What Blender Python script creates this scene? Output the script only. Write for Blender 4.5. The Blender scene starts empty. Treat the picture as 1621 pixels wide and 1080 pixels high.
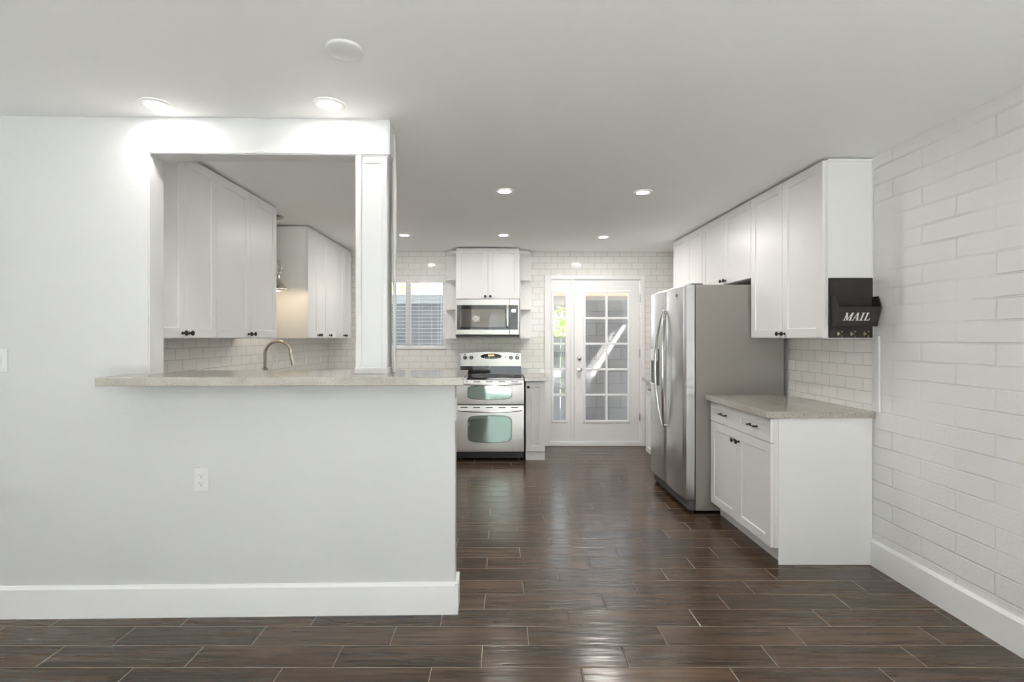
import bpy, bmesh, math
from mathutils import Vector, Matrix
S = bpy.context.scene
C = S.collection
PI = math.pi

# ------------------------------------------------------------------ camera, sky, sun, exposure
EYE = 1.36
cam_d = bpy.data.cameras.new('camera')
cam = bpy.data.objects.new('camera', cam_d); C.objects.link(cam)
cam.location = (0, 0, EYE); cam.rotation_euler = (PI/2, 0, 0)
cam_d.sensor_fit = 'HORIZONTAL'; cam_d.sensor_width = 36.0
cam_d.lens = 36.0*795/1621
cam_d.shift_x = 19.5/1621; cam_d.shift_y = -5.0/1621
cam_d.clip_start = 0.05; cam_d.clip_end = 200
S.camera = cam

S.view_settings.view_transform = 'Standard'
S.view_settings.look = 'None'
S.view_settings.gamma = 1.0
S.view_settings.use_curve_mapping = False
S.view_settings.exposure = 1.42
try:
    S.cycles.use_denoising = True
    S.cycles.max_bounces = 14; S.cycles.diffuse_bounces = 8; S.cycles.glossy_bounces = 5
    S.cycles.transparent_max_bounces = 24
    S.cycles.sample_clamp_indirect = 6.0
    S.cycles.caustics_reflective = False; S.cycles.caustics_refractive = False
except Exception:
    pass

SKY = 1.45
W = bpy.data.worlds.new('sky'); S.world = W; W.use_nodes = True
wn = W.node_tree.nodes; wl = W.node_tree.links
bgn = wn['Background']; bgn.inputs['Strength'].default_value = SKY
tc = wn.new('ShaderNodeTexCoord'); sep = wn.new('ShaderNodeSeparateXYZ')
ramp = wn.new('ShaderNodeValToRGB')
ramp.color_ramp.elements[0].position = 0.0; ramp.color_ramp.elements[0].color = (0.90, 0.94, 1.0, 1)
ramp.color_ramp.elements[1].position = 0.7; ramp.color_ramp.elements[1].color = (0.74, 0.84, 1.0, 1)
wl.new(tc.outputs['Generated'], sep.inputs[0]); wl.new(sep.outputs['Z'], ramp.inputs[0]); wl.new(ramp.outputs[0], bgn.inputs['Color'])

sun_d = bpy.data.lights.new('sun', 'SUN'); sun_d.energy = 40.0; sun_d.angle = 0.04; sun_d.color = (1, 0.99, 0.985)
sun = bpy.data.objects.new('sun', sun_d); C.objects.link(sun)
sun.rotation_euler = Vector((-0.66, 0.8, -1.0)).to_track_quat('-Z', 'Y').to_euler()

def portal(loc, rot, sx, sy):
    d = bpy.data.lights.new('window_daylight', 'AREA'); d.shape = 'RECTANGLE'; d.size = sx; d.size_y = sy
    try: d.cycles.is_portal = True
    except Exception: pass
    o = bpy.data.objects.new('window_daylight', d); C.objects.link(o); o.location = loc; o.rotation_euler = rot

# room limits
XR, XL, XLIV = 2.235, -2.165, -3.6
YB, YREAR, H = 6.315, -3.8, 2.44
portal((0.85, YREAR-0.02, 1.06), (PI/2, 0, 0), 2.4, 2.1)
portal((1.3, YB+0.2, 1.1), (-PI/2, 0, 0), 1.1, 1.7)

# ------------------------------------------------------------------ mesh helpers
def wmat(o):
    m = Matrix.Identity(4)
    while o is not None:
        m = (Matrix.Translation(o.location) @ o.rotation_euler.to_matrix().to_4x4()) @ m
        o = o.parent
    return m

class MB:
    def __init__(s): s.bm = bmesh.new()
    def box(s, x0, x1, y0, y1, z0, z1, b=0.0, seg=1):
        r = bmesh.ops.create_cube(s.bm, size=1.0)
        vs = r['verts']
        for v in vs:
            v.co = Vector(((x0+x1)/2+v.co.x*(x1-x0), (y0+y1)/2+v.co.y*(y1-y0), (z0+z1)/2+v.co.z*(z1-z0)))
        if b > 0:
            es = list({e for v in vs for e in v.link_edges})
            bmesh.ops.bevel(s.bm, geom=es, offset=b, segments=seg, affect='EDGES', profile=0.5)
        return s
    def prism(s, pts, axis, a, b):
        def P(p, t):
            return {'x': (t, p[0], p[1]), 'y': (p[0], t, p[1]), 'z': (p[0], p[1], t)}[axis]
        A = [s.bm.verts.new(P(p, a)) for p in pts]; B = [s.bm.verts.new(P(p, b)) for p in pts]
        n = len(pts)
        s.bm.faces.new(A); s.bm.faces.new(B)
        for i in range(n): s.bm.faces.new((A[i], A[(i+1) % n], B[(i+1) % n], B[i]))
        return s
    def rings(s, rings, cap0=True, cap1=True):
        R = [[s.bm.verts.new(p) for p in r] for r in rings]
        n = len(R[0])
        for a, b in zip(R, R[1:]):
            for i in range(n): s.bm.faces.new((a[i], a[(i+1) % n], b[(i+1) % n], b[i]))
        if cap0: s.bm.faces.new(R[0])
        if cap1: s.bm.faces.new(R[-1])
        return s
    def tube(s, path, r, n=10):
        path = [Vector(p) for p in path]; k = len(path)
        rr = r if isinstance(r, (list, tuple)) else [r]*k
        rings = []; up = None
        for i, p in enumerate(path):
            t = (path[min(i+1, k-1)]-path[max(i-1, 0)]).normalized()
            if up is None:
                up = Vector((0, 0, 1)) if abs(t.z) < 0.9 else Vector((1, 0, 0))
            u = (up - t*up.dot(t)).normalized(); w = t.cross(u); up = u
            rings.append([p+(u*math.cos(2*PI*j/n)+w*math.sin(2*PI*j/n))*rr[i] for j in range(n)])
        return s.rings(rings)
    def lathe(s, prof, c, axis='z', n=24, sign=1, cap=True):
        c = Vector(c); rings = []
        for r, h in prof:
            h *= sign; r = max(r, 1e-4); ring = []
            for j in range(n):
                a = 2*PI*j/n; u, v = r*math.cos(a), r*math.sin(a)
                ring.append(c+Vector({'z': (u, v, h), 'y': (u, h, v), 'x': (h, u, v)}[axis]))
            rings.append(ring)
        return s.rings(rings, cap, cap)
    def shaker(s, x0, x1, z0, z1, y=0.0, t=0.02, st=0.057, rec=0.007, bev=0.0015):
        def R(i, yy): return [(x0+i, yy, z0+i), (x1-i, yy, z0+i), (x1-i, yy, z1-i), (x0+i, yy, z1-i)]
        return s.rings([R(0, y+t), R(0, y+bev), R(bev, y), R(st, y), R(st+0.003, y+rec*0.5), R(st+0.0045, y+rec)])
    def build(s, name, mat, parent=None, local=False, smooth=False, angle=35):
        bm = s.bm
        bmesh.ops.recalc_face_normals(bm, faces=bm.faces)
        me = bpy.data.meshes.new(name)
        if parent is not None and not local: bm.transform(wmat(parent).inverted())
        bm.to_mesh(me); bm.free()
        me.materials.append(mat)
        if smooth:
            for p in me.polygons: p.use_smooth = True
            try: me.set_sharp_from_angle(angle=math.radians(angle))
            except Exception: pass
        o = bpy.data.objects.new(name, me); C.objects.link(o); o.parent = parent
        return o

def tag(o, label, cat, group=None):
    o['label'] = label; o['category'] = cat
    if group: o['group'] = group
    return o
def thing(name, label, cat, loc=(0, 0, 0), rot=0.0, group=None):
    o = bpy.data.objects.new(name, None); C.objects.link(o); o.empty_display_size = 0.05
    o.location = loc; o.rotation_euler = (0, 0, rot)
    return tag(o, label, cat, group)
def struct(o, label=None):
    o['kind'] = 'structure'
    if label: o['label'] = label
    return o
def copy_thing(root, loc, label):
    def rec(o, p):
        c = o.copy(); C.objects.link(c); c.parent = p
        for ch in [q for q in C.objects if q.parent == o and q is not c]: rec(ch, c)
        return c
    r = rec(root, None); r.location = loc; r['label'] = label
    return r

# ------------------------------------------------------------------ materials
def srgb(r, g, b):
    f = lambda v: (v/255/12.92) if v/255 <= 0.04045 else ((v/255+0.055)/1.055)**2.4
    return (f(r), f(g), f(b), 1)
class MT:
    def __init__(s, name, col=(0.8, 0.8, 0.8, 1), rough=0.5, metal=0.0, **kw):
        m = s.m = bpy.data.materials.new(name); m.use_nodes = True
        s.n = m.node_tree.nodes; s.l = m.node_tree.links; s.b = s.n['Principled BSDF']
        s.b.inputs['Base Color'].default_value = col
        s.b.inputs['Roughness'].default_value = rough; s.b.inputs['Metallic'].default_value = metal
        for k, v in kw.items(): s.b.inputs[k.replace('_', ' ')].default_value = v
    def new(s, t, **kw):
        n = s.n.new('ShaderNode'+t)
        for k, v in kw.items(): setattr(n, k, v)
        return n
    def math(s, op, a, b=None, c=None):
        n = s.new('Math', operation=op)
        for i, v in enumerate((a, b, c)):
            if v is None: continue
            if isinstance(v, (int, float)): n.inputs[i].default_value = v
            else: s.l.new(v, n.inputs[i])
        return n.outputs[0]
    def coord(s, space='Object'): return s.new('TexCoord').outputs[space]
    def world(s): return s.new('NewGeometry').outputs['Position'] if False else s.n.new('ShaderNodeNewGeometry').outputs['Position']
    def noise(s, vec, scale, detail=2.0, rough=0.5, stretch=None):
        if stretch:
            mp = s.new('Mapping'); mp.inputs['Scale'].default_value = stretch; s.l.new(vec, mp.inputs[0]); vec = mp.outputs[0]
        n = s.new('TexNoise'); n.inputs['Scale'].default_value = scale; n.inputs['Detail'].default_value = detail
        n.inputs['Roughness'].default_value = rough; s.l.new(vec, n.inputs['Vector']); return n.outputs['Fac']
    def ramp(s, fac, *stops):
        r = s.new('ValToRGB'); e = r.color_ramp.elements
        while len(e) < len(stops): e.new(0.5)
        for el, (p, c) in zip(e, stops):
            el.position = p; el.color = c if len(c) == 4 else (*c, 1)
        s.l.new(fac, r.inputs[0]); return r.outputs[0]
    def bump(s, h, strength=0.3, dist=0.01, prev=None):
        b = s.new('Bump'); b.inputs['Strength'].default_value = strength; b.inputs['Distance'].default_value = dist
        s.l.new(h, b.inputs['Height'])
        if prev is not None: s.l.new(prev, b.inputs['Normal'])
        s.l.new(b.outputs[0], s.b.inputs['Normal']); return b.outputs[0]
    def mix(s, fac, a, b):
        n = s.new('Mix', data_type='RGBA')
        s.l.new(fac, n.inputs[0])
        for k, v in ((6, a), (7, b)):
            if isinstance(v, tuple): n.inputs[k].default_value = v
            else: s.l.new(v, n.inputs[k])
        return n.outputs[2]
    def col(s, o): s.l.new(o, s.b.inputs['Base Color'])

def plain(name, col, rough=0.5, metal=0.0, bump=None, **kw):
    t = MT(name, col, rough, metal, **kw)
    if bump: t.bump(t.noise(t.coord(), bump[0], 3), bump[1], 0.002)
    return t.m

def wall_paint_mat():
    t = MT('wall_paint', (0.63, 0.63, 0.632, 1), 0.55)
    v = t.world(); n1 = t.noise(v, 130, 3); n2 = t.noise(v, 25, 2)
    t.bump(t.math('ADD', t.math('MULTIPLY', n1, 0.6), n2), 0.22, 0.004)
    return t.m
def ceiling_mat():
    t = MT('ceiling_paint', (0.90, 0.90, 0.897, 1), 0.7)
    t.bump(t.noise(t.world(), 110, 2), 0.08, 0.003); return t.m
def block_mat():
    t = MT('painted_block', (0.83, 0.825, 0.815, 1), 0.42)
    p = t.new('SeparateXYZ'); t.l.new(t.world(), p.inputs[0])
    wob = t.noise(t.world(), 9, 2)
    yy = t.math('ADD', t.math('SUBTRACT', p.outputs['Y'], 0.283-3.96), t.math('MULTIPLY', t.math('SUBTRACT', wob, 0.5), 0.012))
    zz = t.math('ADD', t.math('SUBTRACT', p.outputs['Z'], 0.0925-0.207), t.math('MULTIPLY', t.math('SUBTRACT', wob, 0.5), 0.008))
    cb = t.new('CombineXYZ'); t.l.new(yy, cb.inputs[0]); t.l.new(zz, cb.inputs[1])
    br = t.new('TexBrick'); t.l.new(cb.outputs[0], br.inputs['Vector'])
    br.inputs['Scale'].default_value = 1.0; br.inputs['Mortar Size'].default_value = 0.006
    br.inputs['Mortar Smooth'].default_value = 0.6
    br.inputs['Brick Width'].default_value = 0.396; br.inputs['Row Height'].default_value = 0.1035
    patch = t.ramp(t.noise(t.world(), 2.6, 2), (0.38, (0.15, 0.15, 0.15)), (0.62, (1, 1, 1)))
    h = t.math('SUBTRACT', 1.0, t.math('MULTIPLY', br.outputs['Fac'], patch))
    h = t.math('ADD', h, t.math('MULTIPLY', t.noise(t.world(), 55, 4, 0.6), 0.30))
    h = t.math('ADD', h, t.math('MULTIPLY', t.noise(t.world(), 7, 2), 0.55))
    t.bump(h, 0.8, 0.007); return t.m
def tile_mat(name, axis, x0, z0, w=0.156, h=0.078, col=(0.84, 0.83, 0.81, 1)):
    t = MT(name, col, 0.07)
    p = t.new('SeparateXYZ'); t.l.new(t.world(), p.inputs[0])
    cb = t.new('CombineXYZ')
    t.l.new(t.math('SUBTRACT', p.outputs[axis], x0-40*w), cb.inputs[0]); t.l.new(t.math('SUBTRACT', p.outputs['Z'], z0-2*h), cb.inputs[1])
    br = t.new('TexBrick'); t.l.new(cb.outputs[0], br.inputs['Vector'])
    br.inputs['Scale'].default_value = 1.0; br.inputs['Mortar Size'].default_value = 0.0016
    br.inputs['Mortar Smooth'].default_value = 0.15; br.inputs['Bias'].default_value = 0
    br.inputs['Brick Width'].default_value = w; br.inputs['Row Height'].default_value = h
    br.inputs['Color1'].default_value = col; br.inputs['Color2'].default_value = (col[0]*0.97, col[1]*0.97, col[2]*0.96, 1)
    br.inputs['Mortar'].default_value = (0.40, 0.39, 0.375, 1)
    t.col(br.outputs['Color'])
    t.l.new(t.math('ADD', 0.06, t.math('MULTIPLY', br.outputs['Fac'], 0.6)), t.b.inputs['Roughness'])
    br2 = t.new('TexBrick'); t.l.new(cb.outputs[0], br2.inputs['Vector'])
    br2.inputs['Scale'].default_value = 1.0; br2.inputs['Mortar Size'].default_value = 0.004; br2.inputs['Mortar Smooth'].default_value = 1.0
    br2.inputs['Brick Width'].default_value = w; br2.inputs['Row Height'].default_value = h
    # every tile sits a hair differently, so its gloss catches other things
    hh = t.math('SUBTRACT', 1.0, br2.outputs['Fac'])
    hh = t.math('ADD', hh, t.math('MULTIPLY', t.noise(t.world(), 6, 1), 0.9))
    t.bump(hh, 0.35, 0.0025); return t.m
def floor_mat():
    t = MT('wood_look_tile', (0.05, 0.04, 0.03, 1), 0.3)
    L, R = 0.614, 0.148
    p = t.new('SeparateXYZ'); t.l.new(t.world(), p.inputs[0])
    yr = t.math('DIVIDE', t.math('ADD', p.outputs['Y'], 20*R*3), R)
    r = t.math('FLOOR', yr); fv = t.math('FRACT', yr)
    xo = t.math('SUBTRACT', t.math('ADD', p.outputs['X'], 0.076+60*L), t.math('MULTIPLY', t.math('SUBTRACT', r, 14.0), L/3))
    u = t.math('DIVIDE', xo, L); ci = t.math('FLOOR', u); fu = t.math('FRACT', u)
    du = t.math('MULTIPLY', t.math('MINIMUM', fu, t.math('SUBTRACT', 1.0, fu)), L)
    dv = t.math('MULTIPLY', t.math('MINIMUM', fv, t.math('SUBTRACT', 1.0, fv)), R)
    d = t.math('MINIMUM', du, dv)
    grout = t.math('LESS_THAN', d, 0.0014)
    edge = t.math('MINIMUM', t.math('DIVIDE', d, 0.005), 1.0)
    idv = t.new('CombineXYZ'); t.l.new(r, idv.inputs[0]); t.l.new(ci, idv.inputs[1])
    wn_ = t.new('TexWhiteNoise'); t.l.new(idv.outputs[0], wn_.inputs['Vector'])
    off = t.new('VectorMath', operation='SCALE'); off.inputs['Scale'].default_value = 7.0; t.l.new(wn_.outputs['Color'], off.inputs[0])
    vv = t.new('VectorMath', operation='ADD'); t.l.new(t.world(), vv.inputs[0]); t.l.new(off.outputs[0], vv.inputs[1])
    g1 = t.noise(vv.outputs[0], 1.0, 5, 0.55, (2.4, 52, 1)); g2 = t.noise(vv.outputs[0], 1.0, 3, 0.5, (1.6, 9, 1))
    g = t.math('ADD', t.math('MULTIPLY', g1, 0.65), t.math('MULTIPLY', g2, 0.5))
    g = t.math('ADD', g, t.math('MULTIPLY', t.math('SUBTRACT', wn_.outputs['Value'], 0.5), 0.16))
    wood = t.ramp(g, (0.34, srgb(48, 35, 25)), (0.56, srgb(69, 53, 40)), (0.8, srgb(94, 73, 55)))
    t.col(t.mix(grout, wood, srgb(138, 124, 108)))
    t.l.new(t.math('ADD', t.math('ADD', 0.16, t.math('MULTIPLY', g1, 0.12)), t.math('MULTIPLY', grout, 0.4)), t.b.inputs['Roughness'])
    wv = t.noise(vv.outputs[0], 1.0, 2, 0.5, (3.0, 34, 1))
    h = t.math('ADD', t.math('MULTIPLY', wv, 0.9), t.math('MULTIPLY', edge, 0.5))
    t.bump(h, 0.55, 0.005); return t.m
def quartz_mat():
    t = MT('speckled_quartz', (0.5, 0.48, 0.44, 1), 0.12)
    v = t.coord(); n1 = t.noise(v, 240, 2, 0.7); n2 = t.noise(v, 420, 1); n3 = t.noise(v, 14, 3)
    base = t.ramp(t.math('ADD', t.math('MULTIPLY', n1, 0.8), t.math('MULTIPLY', n3, 0.2)),
                  (0.33, srgb(118, 112, 104)), (0.46, srgb(168, 163, 155)), (0.6, srgb(180, 175, 167)), (0.72, srgb(214, 210, 203)))
    t.col(t.mix(t.ramp(n2, (0.66, (0, 0, 0)), (0.70, (1, 1, 1))), base, srgb(100, 94, 86)))
    return t.m
def steel_mat(name, col=(0.62, 0.62, 0.61, 1), rough=0.24, stretch=(400, 400, 4), var=0.12):
    t = MT(name, col, rough, 1.0)
    n = t.noise(t.coord(), 1.0, 3, 0.6, stretch)
    t.l.new(t.math('ADD', rough-var/2, t.math('MULTIPLY', n, var)), t.b.inputs['Roughness'])
    t.bump(n, 0.012, 0.001); return t.m
def glass_mat(name='window_glass', tint=(0.96, 0.98, 0.97, 1), refl=0.07):
    m = bpy.data.materials.new(name); m.use_nodes = True
    n, l = m.node_tree.nodes, m.node_tree.links; n.clear()
    out = n.new('ShaderNodeOutputMaterial'); mx = n.new('ShaderNodeMixShader')
    tr = n.new('ShaderNodeBsdfTransparent'); tr.inputs[0].default_value = tint
    gl = n.new('ShaderNodeBsdfGlossy'); gl.inputs['Roughness'].default_value = 0.02
    mx.inputs[0].default_value = refl
    l.new(tr.outputs[0], mx.inputs[1]); l.new(gl.outputs[0], mx.inputs[2]); l.new(mx.outputs[0], out.inputs[0])
    return m
def emit_mat(name, col, strength):
    t = MT(name, col, 0.4); t.b.inputs['Emission Color'].default_value = col; t.b.inputs['Emission Strength'].default_value = strength; return t.m
def wood_mat(name, c1, c2, stretch=(1, 1, 12)):
    t = MT(name, c1, 0.7); t.col(t.ramp(t.noise(t.coord(), 4, 4, 0.6, stretch), (0.3, c1), (0.7, c2))); return t.m
def yard_block_mat():
    t = MT('grey_block', (0.3, 0.29, 0.28, 1), 0.85)
    p = t.new('SeparateXYZ'); t.l.new(t.world(), p.inputs[0]); cb = t.new('CombineXYZ')
    t.l.new(t.math('ADD', p.outputs['X'], 20.0), cb.inputs[0]); t.l.new(t.math('ADD', p.outputs['Z'], 2.0), cb.inputs[1])
    br = t.new('TexBrick'); t.l.new(cb.outputs[0], br.inputs['Vector']); br.inputs['Scale'].default_value = 1.0
    br.inputs['Brick Width'].default_value = 0.40; br.inputs['Row Height'].default_value = 0.20; br.inputs['Mortar Size'].default_value = 0.007
    br.inputs['Color1'].default_value = (0.21, 0.20, 0.20, 1); br.inputs['Color2'].default_value = (0.17, 0.16, 0.162, 1); br.inputs['Mortar'].default_value = (0.12, 0.115, 0.115, 1)
    t.col(br.outputs['Color']); t.bump(t.math('SUBTRACT', 1.0, br.outputs['Fac']), 0.5, 0.008); return t.m
def leaf_mat(name, c1, c2):
    t = MT(name, c1, 0.6); oi = t.new('ObjectInfo')
    t.col(t.ramp(t.noise(t.coord(), 9, 2), (0.3, c1), (0.7, c2))); return t.m

WALL = wall_paint_mat(); CEIL = ceiling_mat(); BLOCK = block_mat(); FLOOR = floor_mat(); QUARTZ = quartz_mat()
TILE_B = tile_mat('subway_tile_back', 'X', 0.0256, 0.041); TILE_L = tile_mat('subway_tile_left', 'Y', 6.315, 0.041)
TILE_R = tile_mat('subway_tile_right', 'Y', 3.0, 0.10)
TRIM = plain('trim_white', (0.87, 0.87, 0.867, 1), 0.32, bump=(30, 0.03))
TRIMDIM = plain('trim_white_dimmed', (0.62, 0.62, 0.62, 1), 0.35, bump=(30, 0.03))  # trim white in a darker copy, offsets too strong daylight on the post
CAB = plain('cabinet_white', (0.80, 0.795, 0.785, 1), 0.36, bump=(60, 0.02))
CABIN = plain('cabinet_inside', (0.70, 0.69, 0.66, 1), 0.5, bump=(60, 0.02))
STEEL = steel_mat('brushed_steel', (0.66, 0.66, 0.655, 1), 0.25, (160, 160, 1.5), 0.05); STEELH = steel_mat('brushed_steel_level', (0.90, 0.895, 0.89, 1), 0.48, (4, 400, 400))
STEELM = steel_mat('brushed_steel_fascia', (0.56, 0.55, 0.53, 1), 0.36, (4, 400, 400))
CHROME = steel_mat('polished_steel', (0.80, 0.80, 0.79, 1), 0.14, (60, 60, 60), 0.04)
NICKEL = steel_mat('brushed_nickel', (0.50, 0.45, 0.38, 1), 0.26, (200, 200, 200), 0.06)
LAMPN = steel_mat('lamp_nickel', (0.55, 0.52, 0.48, 1), 0.2, (90, 90, 90), 0.05)
BRONZE = plain('dark_bronze', (0.035, 0.028, 0.024, 1), 0.38, 0.6, bump=(40, 0.05))
FSIDE = plain('fridge_grey', (0.27, 0.25, 0.235, 1), 0.38, bump=(500, 0.05))
DARK = plain('dark_plastic', (0.02, 0.02, 0.021, 1), 0.35, bump=(90, 0.04))
GRILLEG = plain('grille_grey', (0.10, 0.10, 0.10, 1), 0.45, bump=(90, 0.04))  # dark grey of grilles, rims and appliance bodies
BGLASS = plain('black_glass', (0.012, 0.012, 0.013, 1), 0.04, bump=(3, 0.004), IOR=1.7)
OGLASS = plain('mirrored_oven_glass', (0.44, 0.57, 0.52, 1), 0.06, 0.9, bump=(3, 0.004))
MGLASS = plain('microwave_glass', (0.16, 0.15, 0.135, 1), 0.04, 0.55, bump=(3, 0.003))
GLASS = glass_mat(); PLASTIC = plain('white_plastic', (0.72, 0.72, 0.715, 1), 0.3, bump=(60, 0.01))
SLOT = plain('outlet_slot', (0.05, 0.05, 0.05, 1), 0.5, bump=(60, 0.01))
BLIND = plain('blind_white', (0.80, 0.80, 0.79, 1), 0.4, bump=(60, 0.02))
MAILB = wood_mat('black_painted_wood', (0.018, 0.014, 0.013, 1), (0.026, 0.020, 0.018, 1))
LETTER = plain('white_lettering', (0.75, 0.74, 0.72, 1), 0.6, bump=(200, 0.05))
LENS = emit_mat('lamp_lens', (1.0, 0.95, 0.87, 1), 9.0)
BULB = emit_mat('warm_bulb', (1.0, 0.78, 0.5, 1), 3.0)
DISPLAY = emit_mat('lit_display', (0.55, 0.68, 1.0, 1), 0.7)
AMBER = emit_mat('amber_display', (1.0, 0.55, 0.3, 1), 0.35)
CARPET = plain('pale_bounce_carpet', (0.86, 0.855, 0.855, 1), 0.95, bump=(300, 0.4))
BOUNCE_PATIO = plain('bounce_patio', (0.66, 0.655, 0.65, 1), 0.9, bump=(20, 0.2))
CONC = plain('concrete', (0.42, 0.40, 0.38, 1), 0.9, bump=(20, 0.2))
YBLOCK = yard_block_mat()
FENCE = wood_mat('grey_fence', (0.13, 0.14, 0.155, 1), (0.19, 0.20, 0.215, 1))
LAWN = leaf_mat('lawn_green', (0.06, 0.10, 0.03, 1), (0.11, 0.16, 0.05, 1))
HEDGE = leaf_mat('hedge_green', (0.10, 0.18, 0.03, 1), (0.24, 0.30, 0.06, 1))
AUTUMN = leaf_mat('autumn_leaves', (0.42, 0.14, 0.04, 1), (0.55, 0.36, 0.12, 1))
BARK = wood_mat('bark', (0.12, 0.08, 0.05, 1), (0.2, 0.14, 0.1, 1))
SIDING = plain('grey_stucco', (0.15, 0.148, 0.145, 1), 0.9, bump=(30, 0.1))
ROOFT = wood_mat('roof_brown', (0.20, 0.12, 0.09, 1), (0.30, 0.19, 0.15, 1), (12, 12, 1))

# ------------------------------------------------------------------ room shell
struct(MB().box(XLIV-0.15, XR+0.2, YREAR-0.15, YB+0.16, -0.12, 0.0).build('floor', FLOOR))
struct(MB().box(XLIV, XR, YREAR, -0.9, 0.0, 0.012).build('bounce_carpet', CARPET), 'added pale carpet behind the camera, bouncing sunlight upward')  # unseen carpet added so sunlight bounces up to the ceiling
struct(MB().box(XLIV-0.15, XR+0.2, YREAR-0.15, YB+0.16, H, H+0.12).build('ceiling', CEIL))
struct(MB().box(XR, XR+0.2, YREAR-0.15, YB+0.16, 0, H).build('wall_right', BLOCK))
# back wall with window and door openings
WX0, WX1, WZ0, WZ1 = -1.645, -0.675, 1.225, 2.118
DX0, DX1, DZ1 = 0.63, 1.775, 2.10
m = MB()
m.box(XL-0.15, WX0, YB, YB+0.16, 0, H); m.box(WX0, WX1, YB, YB+0.16, 0, WZ0); m.box(WX0, WX1, YB, YB+0.16, WZ1, H)
m.box(WX1, DX0, YB, YB+0.16, 0, H); m.box(DX0, DX1, YB, YB+0.16, DZ1, H); m.box(DX1, XR, YB, YB+0.16, 0, H)
struct(m.build('wall_back', TILE_B))
struct(MB().box(XL-0.15, XL, 2.60, YB, 0, H).build('wall_left', TILE_L))
# living room walls round the camera
m = MB(); m.box(XLIV-0.15, XLIV, YREAR, 2.6, 0, H)
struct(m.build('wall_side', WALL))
m = MB()
m.box(XLIV-0.15, -0.36, YREAR-0.15, YREAR, 0, H); m.box(-0.36, 2.06, YREAR-0.15, YREAR, 2.12, H); m.box(2.06, XR, YREAR-0.15, YREAR, 0, H)
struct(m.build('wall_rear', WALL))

# pass-through wall, turned very slightly against the room
PIV = (-0.542, 2.477, 0.0); ROT = math.atan(0.0202); TH = 0.114
def lx(X): return X - PIV[0]
def wall_obj(mb, name, mat, **k):
    o = mb.build(name, mat, **k); o.location = PIV; o.rotation_euler = (0, 0, ROT); return o
JL, PL, PR, HW = lx(-1.713), lx(-0.710), 0.0, lx(-0.221)
m = MB()
m.prism([(lx(XLIV), 0), (HW, 0), (HW, 1.141), (JL, 1.141), (JL, 2.262), (PR, 2.262), (PR, H), (lx(XLIV), H)], 'y', 0, TH)
bmesh.ops.recalc_face_normals(m.bm, faces=m.bm.faces[:])
bmesh.ops.bevel(m.bm, geom=[e for e in m.bm.edges if e.calc_face_angle(0) > 0.5], offset=0.005, segments=2, affect='EDGES')
m.box(PL+0.012, PR-0.012, 0.012, TH-0.002, 1.14, 2.263, 0.0)
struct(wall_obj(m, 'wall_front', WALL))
# post casing: boards round the post, with a recessed face
m = MB()
z0, z1 = 1.183, 2.258
px0, px1 = PL, PR-0.012
m.box(px0, px0+0.030, -0.004, TH+0.004, z0, z1, 0.003); m.box(px1-0.030, px1, -0.004, TH+0.004, z0, z1-0.006, 0.003)
m.box(px0+0.030, px1-0.030, 0.004, TH-0.004, z0, z1-0.03, 0.0)
m.box(px0+0.030, px1-0.030, 0.0, 0.02, z1-0.036, z1-0.028, 0.001)
m.box(px0-0.003, px1+0.003, -0.007, TH+0.007, z0-0.002, z0+0.030, 0.003)
struct(wall_obj(m, 'trim_1', TRIMDIM))
# corner strip on the kitchen side of post and header
m = MB(); m.box(PR-0.004, PR+0.010, TH-0.02, TH+0.014, 1.183, 2.40, 0.004, 2)
struct(wall_obj(m, 'trim_2', TRIMDIM))
# baseboard along the pass-through wall, returning round its end
m = MB()
def bb_prof(t=0.017, h=0.155): return [(0, 0), (-t, 0), (-t, h-0.014), (-t*0.55, h-0.004), (-t*0.4, h), (0, h)]
m.prism([(p[0], p[1]) for p in bb_prof()], 'x', lx(XLIV), HW+0.017)
m.box(HW, HW+0.017, -0.0165, TH, 0, 0.152, 0.002)
struct(wall_obj(m, 'baseboard_front', TRIM))
m = MB(); m.prism([(XR+p[0], p[1]) for p in bb_prof()], 'y', YREAR, 3.008)
struct(m.build('baseboard_right', TRIM))

# bar top
m = MB()
bx0, bx1 = lx(-1.822), lx(-0.168)
m.prism([(bx0, -0.20), (bx1, -0.20), (bx1, 0.298), (JL+0.001, 0.298), (JL+0.001, -0.001), (bx0, -0.001)], 'z', 1.142, 1.182)
bmesh.ops.bevel(m.bm, geom=m.bm.edges[:], offset=0.003, segments=1, affect='EDGES')
o = wall_obj(m, 'bar_top', QUARTZ)
tag(o, 'long pale grey speckled quartz bar top on the white half wall', 'countertop')

# ------------------------------------------------------------------ outlets and switches
def outlet(label, loc, rot, group=None, w=0.072, h=0.116):
    """faces local -y"""
    t = thing('electrical_outlet', label, 'outlet', loc, rot, group)
    MB().box(-w/2, w/2, -0.006, 0, -h/2, h/2, 0.003, 2).build('cover_plate', PLASTIC, t, local=True)
    for dz in (0.02, -0.02):
        r = MB().prism([(0.016*math.cos(a), dz+0.0145*max(-0.85, min(0.85, math.sin(a)))) for a in [2*PI*i/20 for i in range(20)]], 'y', -0.0075, -0.005).build('receptacle', PLASTIC, t, local=True)
        m = MB()
        m.box(-0.0075, -0.0055, -0.0079, -0.007, dz-0.001, dz+0.007); m.box(0.0055, 0.0075, -0.0079, -0.007, dz, dz+0.006)
        m.lathe([(0.0026, 0), (0.0026, 0.0009)], (0, -0.0079, dz-0.0075), 'y', 10)
        m.build('slots', SLOT, r, local=True)
    return t
def wallpt(X, yl, z):
    v = Matrix.Rotation(ROT, 3, 'Z') @ Vector((lx(X), yl, z)); return (v.x+PIV[0], v.y+PIV[1], v.z)
outlet('white duplex outlet low on the half wall below the bar', wallpt(-1.457, 0, 0.668), ROT)
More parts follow.
